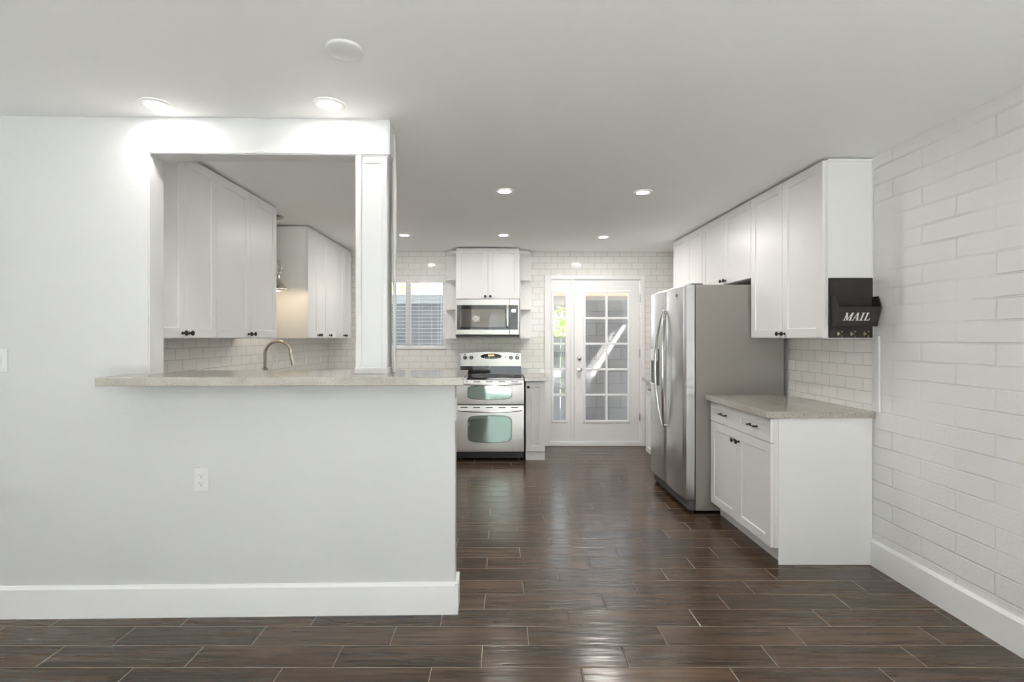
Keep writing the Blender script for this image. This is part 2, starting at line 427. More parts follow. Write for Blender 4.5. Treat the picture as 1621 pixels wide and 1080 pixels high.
outlet('white outlet on the narrow end of the half wall, seen edge on', wallpt(-0.221, 0.057, 1.0), ROT+PI/2)
t = thing('light_switch', 'white rocker light switch at the left edge of the photo', 'switch', wallpt(-2.447, 0, 1.249), ROT)
MB().box(-0.036, 0.06-0.0, -0.006, 0, -0.058, 0.058, 0.003, 2).build('cover_plate', PLASTIC, t, local=True)
MB().prism([(-0.006, -0.032), (-0.011, 0.032), (-0.004, 0.032), (-0.004, -0.032)], 'x', 0.0, 0.034).build('rocker', PLASTIC, t, local=True)

# ------------------------------------------------------------------ cabinets
def knob(root, x, z, y=0.0):
    return MB().lathe([(0.009, 0), (0.0085, 0.003), (0.0055, 0.006), (0.0055, 0.014), (0.011, 0.018), (0.0155, 0.022), (0.0155, 0.026), (0.011, 0.030), (0.003, 0.032)],
                      (x, y, z), 'y', 18, -1).build('knob', BRONZE, root, local=True, smooth=True)
def pull(root, x, z, y=0.0, w=0.045):
    m = MB(); m.tube([(x-w, y-0.022, z-0.002), (x-w*0.6, y-0.025, z), (x, y-0.027, z+0.001), (x+w*0.6, y-0.025, z), (x+w, y-0.022, z-0.002)], [0.0065, 0.0045, 0.004, 0.0045, 0.0065], 10)
    for s in (-1, 1): m.tube([(x+s*w*0.93, y, z-0.001), (x+s*w*0.93, y-0.006, z-0.001), (x+s*w*0.93, y-0.022, z-0.001)], [0.008, 0.0055, 0.006], 10)
    return m.build('pull', BRONZE, root, local=True, smooth=True)
def cabinet(name, label, loc, rot, Wd, D, z0, z1, doors, drawers=(), toe=False, group=None, body_top=None, gap=0.0015):
    """local frame: doors face -y at y=0, x across, z up from the world floor"""
    t = thing(name, label, 'cabinet', (loc[0], loc[1], z0), rot, group)
    hgt = (body_top or z1)-z0
    m = MB()
    if toe: m.prism([(0.021, hgt), (D, hgt), (D, 0), (0.075, 0), (0.075, 0.098), (0.021, 0.098)], 'x', 0.0006, Wd-0.0006)
    else: m.box(0.0006, Wd-0.0006, 0.021, D, 0, hgt)
    m.build('body', CAB, t, local=True)
    for (a, b, za, zb, kx, kz) in doors:
        d = MB().shaker(a+gap, b-gap, za-z0+gap, zb-z0-gap).build('door', CAB, t, local=True)
        if kx is not None: knob(d, kx, kz-z0)
    for (a, b, za, zb, pans, pulls) in drawers:
        m = MB()
        if len(pans) == 1: m.shaker(a+gap, b-gap, za-z0+gap, zb-z0-gap, st=0.045)
        else:
            mid = (a+b)/2
            m.shaker(a+gap, mid, za-z0+gap, zb-z0-gap, st=0.045, bev=0.0); m.shaker(mid, b-gap, za-z0+gap, zb-z0-gap, st=0.045, bev=0.0)
            bmesh.ops.remove_doubles(m.bm, verts=m.bm.verts[:], dist=0.0001)
        d = m.build('drawer', CAB, t, local=True)
        for px in pulls: pull(d, px, (za+zb)/2-z0, 0.007)
    return t
def pair(Wd, za, zb, kz, sep=0.03):
    h = Wd/2
    return [(0, h, za, zb, h-sep, kz), (h, Wd, za, zb, h+sep, kz)]

XF = 1.624; Y0, Y1, Y2, Y3 = 3.011, 3.867, 4.795, 5.594
RR = -PI/2; RL = PI/2
# right: near base cabinet
w = Y1-Y0
bc = cabinet('base_cabinet', 'white base cabinet with two doors and a wide drawer beside the brick wall', (XF, Y1), RR, w, XR-XF-0.002, 0, 0.88,
        pair(w, 0.10, 0.725, 0.655), [(0, w, 0.728, 0.872, (0, 1), (w*0.25, w*0.75))], toe=True)
m = MB(); m.box(w, w+0.004, 0.045, XR-XF-0.004, 0.0, 0.879, 0.001); m.box(w-0.0005, w+0.002, 0.0225, 0.044, 0.099, 0.879, 0.0005)
m.build('end_panel', CAB, bc, local=True)
def counter(label, x0, x1, y0, y1, z0=0.881, z1=0.921):
    return tag(MB().box(x0, x1, y0, y1, z0, z1, 0.003, 2).build('countertop', QUARTZ), label, 'countertop')
counter('grey speckled countertop between the fridge and the painted brick wall', 1.588, XR-0.001, 2.985, 3.872)
# right: far base cabinet beyond the fridge
w = Y3-0.012-(Y2+0.01)
cabinet('base_cabinet', 'narrow white cabinet slice with a drawer, seen between fridge and glazed door', (XF, Y3-0.012), RR, w, XR-XF-0.002, 0, 0.88,
        pair(w, 0.10, 0.725, 0.655), [(0, w/2, 0.728, 0.872, (0,), (w*0.25,)), (w/2, w, 0.728, 0.872, (0,), (w*0.75,))], toe=True)
counter('short end of grey countertop just beyond the fridge', 1.588, XR-0.001, Y2+0.008, Y3+0.012)
# right uppers
XU = 1.935; DU = XR-XU-0.002; UT = 2.427
w = Y1-Y0
uc = cabinet('upper_cabinet', 'tall white two door upper cabinet with the mail holder on its side', (XU, Y1), RR, w, DU, 1.356, UT, pair(w, 1.358, UT-0.002, 1.388), group=None)
m = MB(); m.box(w, w+0.004, 0.026, DU-0.004, 0.0, UT-1.356, 0.001); m.box(w, w+0.012, DU-0.006, DU, 0, UT-1.356+0.006, 0.002); m.box(w, w+0.010, 0.03, DU, UT-1.356-0.012, UT-1.356+0.006, 0.003)
m.build('end_panel', CAB, uc, local=True)
w = Y2-Y1-0.002
cabinet('upper_cabinet', 'short white two door cabinet above the fridge', (XU, Y2-0.001), RR, w, DU, 1.818, UT, pair(w, 1.820, UT-0.002, 1.850))
w = Y3-Y2-0.002
cabinet('upper_cabinet', 'white upper cabinet past the fridge, furthest on the right side', (XU, Y3), RR, w, DU, 1.356, UT, pair(w, 1.358, UT-0.002, 1.388))
# right backsplash tile and its bullnose edge
struct(MB().box(XR-0.009, XR-0.0005, 3.0, Y1+0.005, 0.9215, 1.3555, 0.0).build('trim_3', TILE_R))
struct(MB().box(XR-0.012, XR-0.0003, 2.945, 3.0, 0.9215, 1.372, 0.004, 2).build('trim_4', PLASTIC))

# left uppers
XUL = -1.83; DL = XUL-XL-0.002
w = 3.254-2.60
cabinet('upper_cabinet', 'nearest white upper cabinet on the left, partly behind the opening edge', (XUL, 2.60), RL, w, DL, 1.356, UT, pair(w, 1.358, UT-0.002, 1.388))
w = 4.12-3.256
cabinet('upper_cabinet', 'white two door upper cabinet left of the pendant lamp', (XUL, 3.256), RL, w, DL, 1.356, UT, pair(w, 1.358, UT-0.002, 1.388))
g5 = 1.39/5
w = 2*g5-0.001
cabinet('upper_cabinet', 'white two door upper cabinet right of the pendant lamp, warm lit side', (XUL, 4.80), RL, w, DL, 1.356, UT, pair(w, 1.358, UT-0.002, 1.388))
cabinet('upper_cabinet', 'slim single door white upper cabinet between two double ones', (XUL, 4.80+2*g5), RL, g5-0.001, DL, 1.356, UT, [(0, g5-0.001, 1.358, UT-0.002, 0.04, 1.388)])
cabinet('upper_cabinet', 'white two door upper cabinet in the far left corner, beside the post', (XUL, 4.80+3*g5), RL, w, DL, 1.356, UT, pair(w, 1.358, UT-0.002, 1.388))
# left and back base runs, behind the half wall
XBL = -1.535; DB = XBL-XL-0.002
for (ya, yb, lab) in ((2.72, 3.55, 'white base cabinet behind the half wall, nearest the bar'), (3.552, 4.0, 'narrow white base cabinet behind the half wall'),
                      (4.002, 4.918, 'white sink base cabinet under the faucet'), (4.92, 5.67, 'white base cabinet behind the half wall, near the far left corner')):
    w = yb-ya
    cabinet('base_cabinet', lab, (XBL, ya), RL, w, DB, 0, 0.88, pair(w, 0.10, 0.725, 0.655), [(0, w, 0.728, 0.872, (0,), (w/2,))], toe=True, body_top=0.69 if 'sink' in lab else None)
for (xa, xb, lab) in ((-1.53, -1.02, 'white base cabinet under the window with slatted blind'), (-1.018, -0.502, 'white base cabinet on the left of the oven')):
    w = xb-xa
    cabinet('base_cabinet', lab, (xa, 5.69), 0, w, YB-5.69-0.002, 0, 0.88, pair(w, 0.10, 0.725, 0.655), [(0, w, 0.728, 0.872, (0,), (w/2,))], toe=True)
m = MB(); sx0, sx1, sy0, sy1 = -2.02, -1.62, 4.10, 4.82
m.box(XL+0.001, -1.505, 2.70, sy0, 0.881, 0.921); m.box(XL+0.001, -1.505, sy1, YB-0.001, 0.881, 0.921)
m.box(XL+0.001, sx0, sy0, sy1, 0.881, 0.921); m.box(sx1, -1.505, sy0, sy1, 0.881, 0.921); m.box(-1.505, -0.50, 5.66, YB-0.001, 0.881, 0.921)
tag(m.build('countertop', QUARTZ), 'L-shaped grey countertop holding the sink behind the half wall', 'countertop')
m = MB()
for a in ((sx0, sx0+0.004, sy0, sy1, 0.71, 0.8805), (sx1-0.004, sx1, sy0, sy1, 0.71, 0.8805), (sx0+.004, sx1-.004, sy0, sy0+0.004, 0.71, 0.8805), (sx0+.004, sx1-.004, sy1-0.004, sy1, 0.71, 0.8805), (sx0, sx1, sy0, sy1, 0.705, 0.71)):
    m.box(*a)
tag(m.build('kitchen_sink', STEEL), 'stainless kitchen sink under the faucet', 'sink')

# faucet
FX, FY = -2.085, 4.46
t = thing('faucet', 'brushed nickel gooseneck faucet showing above the bar', 'faucet', (FX, FY, 0.921))
MB().lathe([(0.028, 0.921), (0.028, 0.93), (0.021, 0.936), (0.021, 1.08), (0.026, 1.083), (0.026, 1.092), (0.016, 1.098)], (FX, FY, 0), 'z', 20).build('base', NICKEL, t, smooth=True)
p = [(FX, FY, 1.09), (FX, FY, 1.215)]
for i in range(1, 13):
    a = PI*i/12; p.append((FX+0.115-0.115*math.cos(a), FY, 1.215+0.115*math.sin(a)))
p += [(FX+0.236, FY, 1.185)]
MB().tube(p, 0.0135, 14).build('gooseneck', NICKEL, t, smooth=True)
MB().tube([(FX+0.235, FY, 1.19), (FX+0.246, FY, 1.15), (FX+0.252, FY, 1.118)], [0.015, 0.017, 0.018], 14).build('spray_head', NICKEL, t, smooth=True)
MB().tube([(FX, FY-0.018, 1.0), (FX, FY-0.045, 1.005), (FX+0.01, FY-0.10, 1.02)], [0.012, 0.008, 0.006], 10).build('lever', NICKEL, t, smooth=True)

# pendant lamp over the sink
QX, QY = -1.99, 4.46
t = thing('pendant_lamp', 'nickel bell shaped pendant lamp peeking past the left upper cabinets', 'lamp', (QX, QY, 2.44))
MB().lathe([(0.002, 2.415), (0.03, 2.415), (0.066, 2.425), (0.072, 2.439)], (QX, QY, 0), 'z', 24).build('canopy', LAMPN, t, smooth=True)
MB().tube([(QX, QY, 2.42), (QX, QY, 2.05)], 0.006, 10).build('rod', LAMPN, t, smooth=True)
m = MB(); lp = []
for i in range(25):
    a = 2*PI*i/24; lp.append((QX+0.05*math.copysign(abs(math.cos(a))**0.6, math.cos(a)), QY, 1.985+0.065*math.copysign(abs(math.sin(a))**0.6, math.sin(a))))
m.tube(lp, 0.005, 8); m.lathe([(0.003, 1.92), (0.028, 1.92), (0.03, 1.955), (0.018, 1.965), (0.016, 1.99), (0.003, 1.99)], (QX, QY, 0), 'z', 18)
m.tube([(QX-0.06, QY, 1.955), (QX+0.062, QY, 1.955)], 0.007, 10)
m.build('socket_frame', LAMPN, t, smooth=True)
pr = [(0.032, 1.925), (0.036, 1.90), (0.046, 1.87), (0.066, 1.835), (0.095, 1.805), (0.122, 1.795), (0.123, 1.785), (0.119, 1.785), (0.119, 1.793), (0.094, 1.801), (0.062, 1.832), (0.042, 1.868), (0.032, 1.898), (0.028, 1.922)]
MB().lathe(pr, (QX, QY, 0), 'z', 32, cap=False).build('lamp_shade', LAMPN, t, smooth=True)
MB().lathe([(0.002, 1.80), (0.02, 1.806), (0.03, 1.825), (0.026, 1.85), (0.014, 1.88), (0.012, 1.91)], (QX, QY, 0), 'z', 18).build('bulb', BULB, t, smooth=True)
ld = bpy.data.lights.new('pendant_light', 'POINT'); ld.energy = 0.9; ld.color = (1, 0.78, 0.5); ld.shadow_soft_size = 0.03
lo = bpy.data.objects.new('pendant_light', ld); C.objects.link(lo); lo.parent = t; lo.location = (0, 0, -0.665)

# outlets over the left counter
outlet('white switch plate on the left tile just behind the faucet', (XL, 4.83, 1.16), RL, w=0.115)
outlet('white outlet on the left tile under the far left upper cabinets, nearer of two', (XL, 5.60, 1.13), RL)
outlet('white outlet on the left tile in the far corner, further of two', (XL, 6.05, 1.13), RL)

# ------------------------------------------------------------------ refrigerator
FY0, FY1, FXB, FXD = 3.885, 4.79, 1.517, 1.437
t = thing('refrigerator', 'stainless side by side refrigerator with bowed handles', 'refrigerator', ((FXB+2.2)/2, (FY0+FY1)/2, 0))
MB().box(FXB, 2.20, FY0, FY1, 0.02, 1.772, 0.004, 2).build('body', FSIDE, t)
def fdoor(ya, yb, name):
    prof = []; n = 18; e = 0.014
    for i in range(n+1):
        u = i/n; y = ya+0.002+(yb-ya-0.004)*u
        x = FXD-0.014*(1-(2*u-1)**2)
        if i == 0 or i == n: x += e*0.6
        prof.append((x, y))
    pts = prof+[(FXB-0.008, yb-0.002), (FXB-0.008, ya+0.002)]
    zs = [0.108, 0.112, 1.762, 1.772]; rings = []
    for z, ins in zip(zs, (0.004, 0, 0, 0.008)):
        rings.append([(x+ins, y, z) for x, y in pts])
    return MB().rings(rings).build(name, STEEL, t, smooth=True, angle=28)
YS = 4.352
dn = fdoor(FY0, YS, 'refrigerator_door'); df = fdoor(YS, FY1, 'freezer_door')
for d, sg in ((dn, -1), (df, 1)):
    pth = []; rr = []
    for i in range(21):
        u = i/20; b = math.sin(PI*u)
        pth.append((FXD-0.020-0.040*b**0.7, YS+sg*(0.016+0.085*b), 0.593+u*1.0)); rr.append(0.0085+0.004*b)
    m = MB(); m.tube(pth, rr, 12)
    for zz in (0.605, 1.58): m.tube([(FXD-0.026, YS+sg*0.022, zz), (FXD+0.006, YS+sg*0.022, zz)], 0.010, 10)
    h = m.build('handle', CHROME, d, smooth=True)
# dispenser in the freezer door
m = MB(); m.box(FXD-0.020, FXD-0.006, 4.50, 4.70, 0.93, 1.26, 0.006, 2); dp = m.build('dispenser', GRILLEG, df)
MB().box(FXD-0.024, FXD-0.018, 4.505, 4.695, 1.15, 1.255, 0.002).build('control_panel', CHROME, dp)
MB().box(FXD-0.0215, FXD-0.018, 4.52, 4.68, 0.955, 1.135, 0.001).build('recess', DARK, dp)
MB().box(FXD-0.034, FXD-0.014, 4.515, 4.685, 0.928, 0.945, 0.002).build('drip_tray', CHROME, dp)
# small dark emblem near the top of the near door
m = MB(); ex = FXD-0.0085
def exq(y): u = (y-FY0)/(YS-FY0); return FXD-0.014*(1-(2*u-1)**2)
for k, (yy, dy) in enumerate(((4.018, 0.008), (4.036, -0.008), (4.044, 0.008), (4.062, -0.008))):
    x = exq(yy); m.prism([(yy, 1.690), (yy+0.004, 1.690), (yy+0.004+dy, 1.712), (yy+dy, 1.712)], 'x', x-0.0012, x+0.0012)
x = exq(4.035); m.prism([(4.026, 1.684), (4.046, 1.684), (4.036, 1.672)], 'x', x-0.0012, x+0.0012)
m.build('emblem', DARK, dn)
MB().box(FXB-0.03, FXB+0.06, FY0+0.01, FY1-0.01, 1.7725, 1.783, 0.003).build('hinge_cover', GRILLEG, t)
m = MB(); m.box(FXD+0.026, FXB-0.002, FY0+0.004, FY1-0.02, 0.022, 0.100, 0.004)
for i in range(5): m.box(FXD+0.022, FXD+0.027, FY0+0.06, FY1-0.06, 0.038+i*0.011, 0.043+i*0.011)
m.build('toe_grille', GRILLEG, t)
for yy in (FY0+0.035, FY1-0.035):
    m = MB(); m.lathe([(0.002, -0.012), (0.018, -0.012), (0.018, 0.012), (0.002, 0.012)], (FXD+0.06, yy, 0.018), 'y', 16)
    m.build('roller_foot', DARK, t, smooth=True)
    MB().box(FXD+0.024, FXD+0.07, yy-0.018, yy+0.018, 0.088, 0.106, 0.003).build('door_hinge', CHROME, t)

# ------------------------------------------------------------------ range
RX0, RX1, RYF = -0.492, 0.272, 5.53; RXC = (RX0+RX1)/2
t = thing('range_oven', 'stainless double oven range with black glass cooktop', 'oven', (RXC, 5.9, 0))
MB().box(RX0, RX1, RYF+0.034, YB-0.012, 0.102, 0.898, 0.004).build('body', GRILLEG, t)
m = MB(); m.box(RX0, RX1, RYF+0.01, YB-0.09, 0.8985, 0.916, 0.004, 2); ck = m.build('cooktop', BGLASS, t)
for (bx, by, r) in ((-0.29, 5.74, 0.10), (0.08, 5.74, 0.08), (-0.29, 6.05, 0.075), (0.08, 6.05, 0.10)):
    MB().lathe([(r-0.002, 0), (r, 0), (r, 0.0006), (r-0.002, 0.0006)], (bx, by, 0.9158), 'z', 40, cap=False).build('burner_ring', GRILLEG, ck)
def barrel(x0, x1, z0, z1, bow=0.012, cr=0.03, n=10):
    pts = []
    cx, cz = (x0+x1)/2, (z0+z1)/2; hx, hz = (x1-x0)/2, (z1-z0)/2
    for k in range(64):
        a = 2*PI*k/64; c, s = math.cos(a), math.sin(a)
        e = 0.28
        u = math.copysign(abs(c)**e, c); v = math.copysign(abs(s)**e, s)
        pts.append((cx+u*hx+0*v, cz+v*(hz+bow*(1-u*u))))
    return pts
def oven_door(z0, z1, wz0, wz1, hz, sl_z):
    d = MB().box(RX0+0.010, RX1-0.004, RYF, RYF+0.032, z0, z1, 0.006, 3).build('oven_door', STEELH, t, smooth=True)
    MB().prism(barrel(RXC-0.245, RXC+0.245, wz0-0.006, wz1+0.006), 'y', RYF-0.0015, RYF+0.01).build('window_rim', GRILLEG, d)
    MB().prism(barrel(RXC-0.238, RXC+0.238, wz0, wz1), 'y', RYF-0.0030, RYF+0.01).build('window', OGLASS, d)
    pth = []
    for i in range(17):
        u = i/16; b = math.sin(PI*u)
        pth.append((RX0+0.03+(RX1-RX0-0.06)*u, RYF-0.014-0.038*b**0.5, hz+0.008-0.014*b))
    m = MB(); m.tube(pth, 0.0105, 12)
    for i in (1, 15): m.tube([(pth[i][0], RYF+0.002, pth[i][2]), (pth[i][0], pth[i][1], pth[i][2])], 0.010, 8)
    m.build('handle', CHROME, d, smooth=True)
    for k in range(5):
        x = RX0+0.10+k*0.139; MB().box(x-0.038, x+0.038, RYF-0.0008, RYF+0.004, sl_z-0.004, sl_z+0.004).build('vent_slot', DARK, d)
    return d
oven_door(0.627, 0.894, 0.694, 0.818, 0.848, 0.878)
oven_door(0.104, 0.614, 0.222, 0.490, 0.556, 0.592)
m = MB(); m.box(RX0+0.004, RX1-0.004, RYF+0.05, YB-0.02, 0.025, 0.1015); m.build('toe_panel', DARK, t)
for xx in (RX0+0.06, RX1-0.06):
    MB().lathe([(0.02, 0.0), (0.02, 0.012), (0.01, 0.014), (0.01, 0.026)], (xx, RYF+0.10, 0), 'z', 14).build('levelling_foot', DARK, t, smooth=True)
# backguard
YG = 6.21
arch = [(RX0+0.006, 1.010)]
for i in range(17):
    u = i/16; arch.append((RX0+0.006+(RX1-RX0-0.012)*u, 1.170+0.016*math.sin(PI*u)))
arch.append((RX1-0.006, 1.010))
bg = MB().prism(arch, 'y', YG, YB-0.012).build('control_panel', STEELM, t)
m = MB(); m.prism([(YG+0.006, 0.9165), (YB-0.012, 0.9165), (YB-0.012, 1.0095), (YG+0.012, 1.0095)], 'x', RX0+0.004, RX1-0.004); m.build('back_glass', BGLASS, t)
for kx in (-0.428, -0.350, 0.140, 0.216):
    k = MB().lathe([(0.024, 0), (0.024, 0.006), (0.019, 0.010), (0.017, 0.024), (0.002, 0.026)], (kx, YG, 1.115), 'y', 22, -1).build('burner_knob', DARK, bg, smooth=True)
    MB().box(kx-0.0025, kx+0.0025, YG-0.0275, YG-0.022, 1.100, 1.131).build('pointer', CHROME, k)
ov = MB().prism([(RXC+0.004+0.131*math.cos(2*PI*i/40), 1.132+0.033*math.sin(2*PI*i/40)) for i in range(40)], 'y', YG-0.003, YG+0.01).build('oval_panel', BGLASS, bg)
MB().box(RXC-0.035, RXC+0.043, YG-0.0036, YG-0.002, 1.133, 1.153).build('clock_display', AMBER, ov)
m = MB()
for i in range(9):
    for j in (0, 1):
        x = RXC-0.075+i*0.02; m.box(x-0.004, x+0.004, YG-0.0036, YG-0.002, 1.108+j*0.011, 1.113+j*0.011)
m.build('touch_buttons', PLASTIC, ov)
m = MB(); m.box(0.072, 0.080, YG-0.0015, YG+0.005, 1.110, 1.132); m.box(-0.437, -0.417, YG-0.0015, YG+0.005, 1.148, 1.158); m.box(0.206, 0.226, YG-0.0015, YG+0.005, 1.148, 1.158)
m.build('indicator_mark', DARK, bg)

# ------------------------------------------------------------------ microwave
MX0, MX1, MYF = -0.521, 0.231, 5.92
t = thing('microwave', 'stainless over the range microwave with dark glass door', 'microwave', ((MX0+MX1)/2, 6.1, 1.372))
MB().box(MX0+0.003, MX1-0.003, MYF+0.022, YB-0.002, 1.374, 1.815, 0.003).build('body', GRILLEG, t)
MB().box(MX0+0.002, MX1-0.002, MYF+0.012, MYF+0.05, 1.3725, 1.396, 0.002).build('vent_grille', DARK, t)
md = MB().box(MX0, 0.1130, MYF, MYF+0.022, 1.397, 1.815, 0.004, 2).build('door', STEELM, t)
mp_ = MB().box(0.1145, MX1, MYF, MYF+0.022, 1.397, 1.815, 0.004, 2).build('panel_frame', STEELM, t)
MB().box(-0.504, 0.1128, MYF-0.002, MYF+0.01, 1.457, 1.747, 0.001).build('dark_surround', BGLASS, md)
MB().box(-0.470, 0.062, MYF-0.0028, MYF+0.01, 1.488, 1.700, 0.0005).build('window', MGLASS, md)
m = MB(); m.tube([(0.0915, MYF-0.008, 1.475), (0.0915, MYF-0.034, 1.50), (0.0915, MYF-0.038, 1.61), (0.0915, MYF-0.034, 1.72), (0.0915, MYF-0.008, 1.742)], [0.012, 0.017, 0.018, 0.017, 0.012], 12)
m.build('handle', CHROME, md, smooth=True)
cp = MB().box(0.1147, 0.2145, MYF-0.002, MYF+0.01, 1.457, 1.747, 0.001).build('control_panel', BGLASS, mp_)
MB().box(0.139, 0.190, MYF-0.003, MYF, 1.662, 1.698).build('clock_display', DISPLAY, cp)
m = MB()
for i in range(3):
    for j in range(6): m.box(0.136+i*0.026, 0.148+i*0.026, MYF-0.0025, MYF, 1.475+j*0.028, 1.480+j*0.028)
m.build('touch_buttons', GRILLEG, cp)
# white round label stuck inside the door glass
m = MB(); ccx, ccz = -0.285, 1.585
for i in range(12):
    a = 2*PI*i/12; r = 0.030
    m.lathe([(0.0066, 0), (0.0066, 0.0006)], (ccx+r*math.cos(a), MYF-0.0036, ccz+r*math.sin(a)*1.05), 'y', 8)
for i in range(6):
    a = 2*PI*i/6; m.lathe([(0.0062, 0), (0.0062, 0.0006)], (ccx+0.014*math.cos(a), MYF-0.0036, ccz+0.015*math.sin(a)), 'y', 8)
m.prism([(ccx+0.040, ccz-0.035), (ccx+0.046, ccz-0.032), (ccx+0.046, ccz+0.030), (ccx+0.040, ccz+0.033)], 'y', MYF-0.0036, MYF-0.003)
m.build('sticker', LETTER, md)

# upper cabinet over the microwave and open end shelves
w = 0.752
cabinet('upper_cabinet', 'short white two door cabinet above the microwave', (-0.517, 5.96), 0, w, YB-5.96-0.002, 1.820, 2.426, pair(w, 1.822, 2.424, 1.852))
def end_shelf(label, xa, sgn):
    """xa: face against the cabinet; grows in sgn*x"""
    wd, dp = 0.150, 0.20
    t = thing('corner_shelf', label, 'shelf', (xa, YB, 1.35))
    a, b = sorted((xa, xa+sgn*0.014))
    MB().box(a, b, YB-dp-0.02, YB-0.002, 1.352, 2.425, 0.002).build('side_panel', CAB, t)
    a, b = sorted((xa+sgn*0.014, xa+sgn*wd))
    MB().box(a, b, YB-0.016, YB-0.002, 1.352, 2.425, 0.001).build('back_panel', CAB, t)
    for z, th in ((1.352, 0.018), (1.705, 0.016), (2.065, 0.016), (2.385, 0.04)):
        pts = [(xa+sgn*0.014, YB-0.0165), (xa+sgn*0.014, YB-dp)]
        for i in range(1, 11):
            an = PI/2*i/10
            pts.append((xa+sgn*(0.014+0.03+(wd-0.044)*math.sin(an)), YB-0.0165-(dp-0.0165)*math.cos(an)*0.995))
        MB().prism(pts, 'z', z, z+th).build('shelf_board', CAB, t)
end_shelf('white open rounded end shelf on the left of the microwave', -0.5225, -1)
end_shelf('white open rounded end shelf on the right of the microwave', 0.2395, 1)

# slim cabinet right of the range
w = 0.215
cabinet('base_cabinet', 'slim white base cabinet right of the oven with a single knob', (0.288, 5.57), 0, w, YB-5.57-0.002, 0, 0.88, [(0, w, 0.10, 0.872, 0.028, 0.815)], toe=False)
counter('short grey countertop between the oven and the glazed door', 0.276, 0.545, 5.535, YB-0.001)

# ------------------------------------------------------------------ window in the back wall, blind
m = MB(); fy0, fy1 = YB+0.06, YB+0.11
for a in ((WX0, WX1, fy0, fy1, WZ0, WZ0+0.045), (WX0, WX1, fy0, fy1, WZ1-0.045, WZ1), (WX0, WX0+0.05, fy0, fy1, WZ0+.045, WZ1-.045), (WX1-0.05, WX1, fy0, fy1, WZ0+.045, WZ1-.045), (-1.192, -1.128, fy0-0.01, fy1, WZ0+.045, WZ1-.045)):
    m.box(*a, 0.003)
wo = struct(m.build('window_1', TRIM), 'white sliding window over the back counter')
MB().box(WX0+0.05, -1.192, fy0+0.02, fy0+0.024, WZ0+0.045, WZ1-0.045).build('pane', GLASS, wo)
MB().box(-1.128, WX1-0.05, fy0+0.02, fy0+0.024, WZ0+0.045, WZ1-0.045).build('pane', GLASS, wo)
m = MB()   # reveal and sill
m.box(WX0, WX1, YB-0.012, YB+0.06, WZ0, WZ0+0.012, 0.002); m.box(WX0-0.012, WX1+0.004, YB-0.016, YB-0.001, WZ0-0.006, WZ0+0.020, 0.003)
m.box(WX0, WX0+0.012, YB-0.002, YB+0.06, WZ0+0.012, WZ1); m.box(WX1-0.012, WX1, YB-0.002, YB+0.06, WZ0+0.012, WZ1); m.box(WX0, WX1, YB-0.002, YB+0.06, WZ1-0.012, WZ1)
struct(m.build('trim_5', TRIM))
t = thing('window_blind', 'white slatted blind hanging open in the kitchen window', 'blind', ((WX0+WX1)/2, YB+0.03, WZ1-0.013))
MB().box(WX0+0.016, WX1-0.016, YB+0.004, YB+0.052, WZ1-0.06, WZ1-0.013, 0.003).build('headrail', BLIND, t)
m = MB(); zz = WZ1-0.09
while zz > WZ0+0.06:
    m.prism([(YB+0.005, zz-0.001), (YB+0.028, zz+0.0022), (YB+0.051, zz-0.001), (YB+0.051, zz+0.001), (YB+0.028, zz+0.0042), (YB+0.005, zz+0.001)], 'x', WX0+0.018, WX1-0.018); zz -= 0.046
m.build('slats', BLIND, t)
m = MB()
for x in (-1.50, -1.33, -1.02, -0.78):
    for y in (YB+0.004, YB+0.052): m.box(x-0.001, x+0.001, y-0.0008, y+0.0008, WZ0+0.03, WZ1-0.06)
m.build('ladder_cords', BLIND, t)
MB().box(WX0+0.018, WX1-0.018, YB+0.012, YB+0.044, WZ0+0.016, WZ0+0.036, 0.003).build('bottom_rail', BLIND, t)
MB().tube([(WX1-0.06, YB+0.0, WZ1-0.07), (WX1-0.058, YB+0.0, WZ1-0.55)], 0.003, 8).build('tilt_wand', BLIND, t)

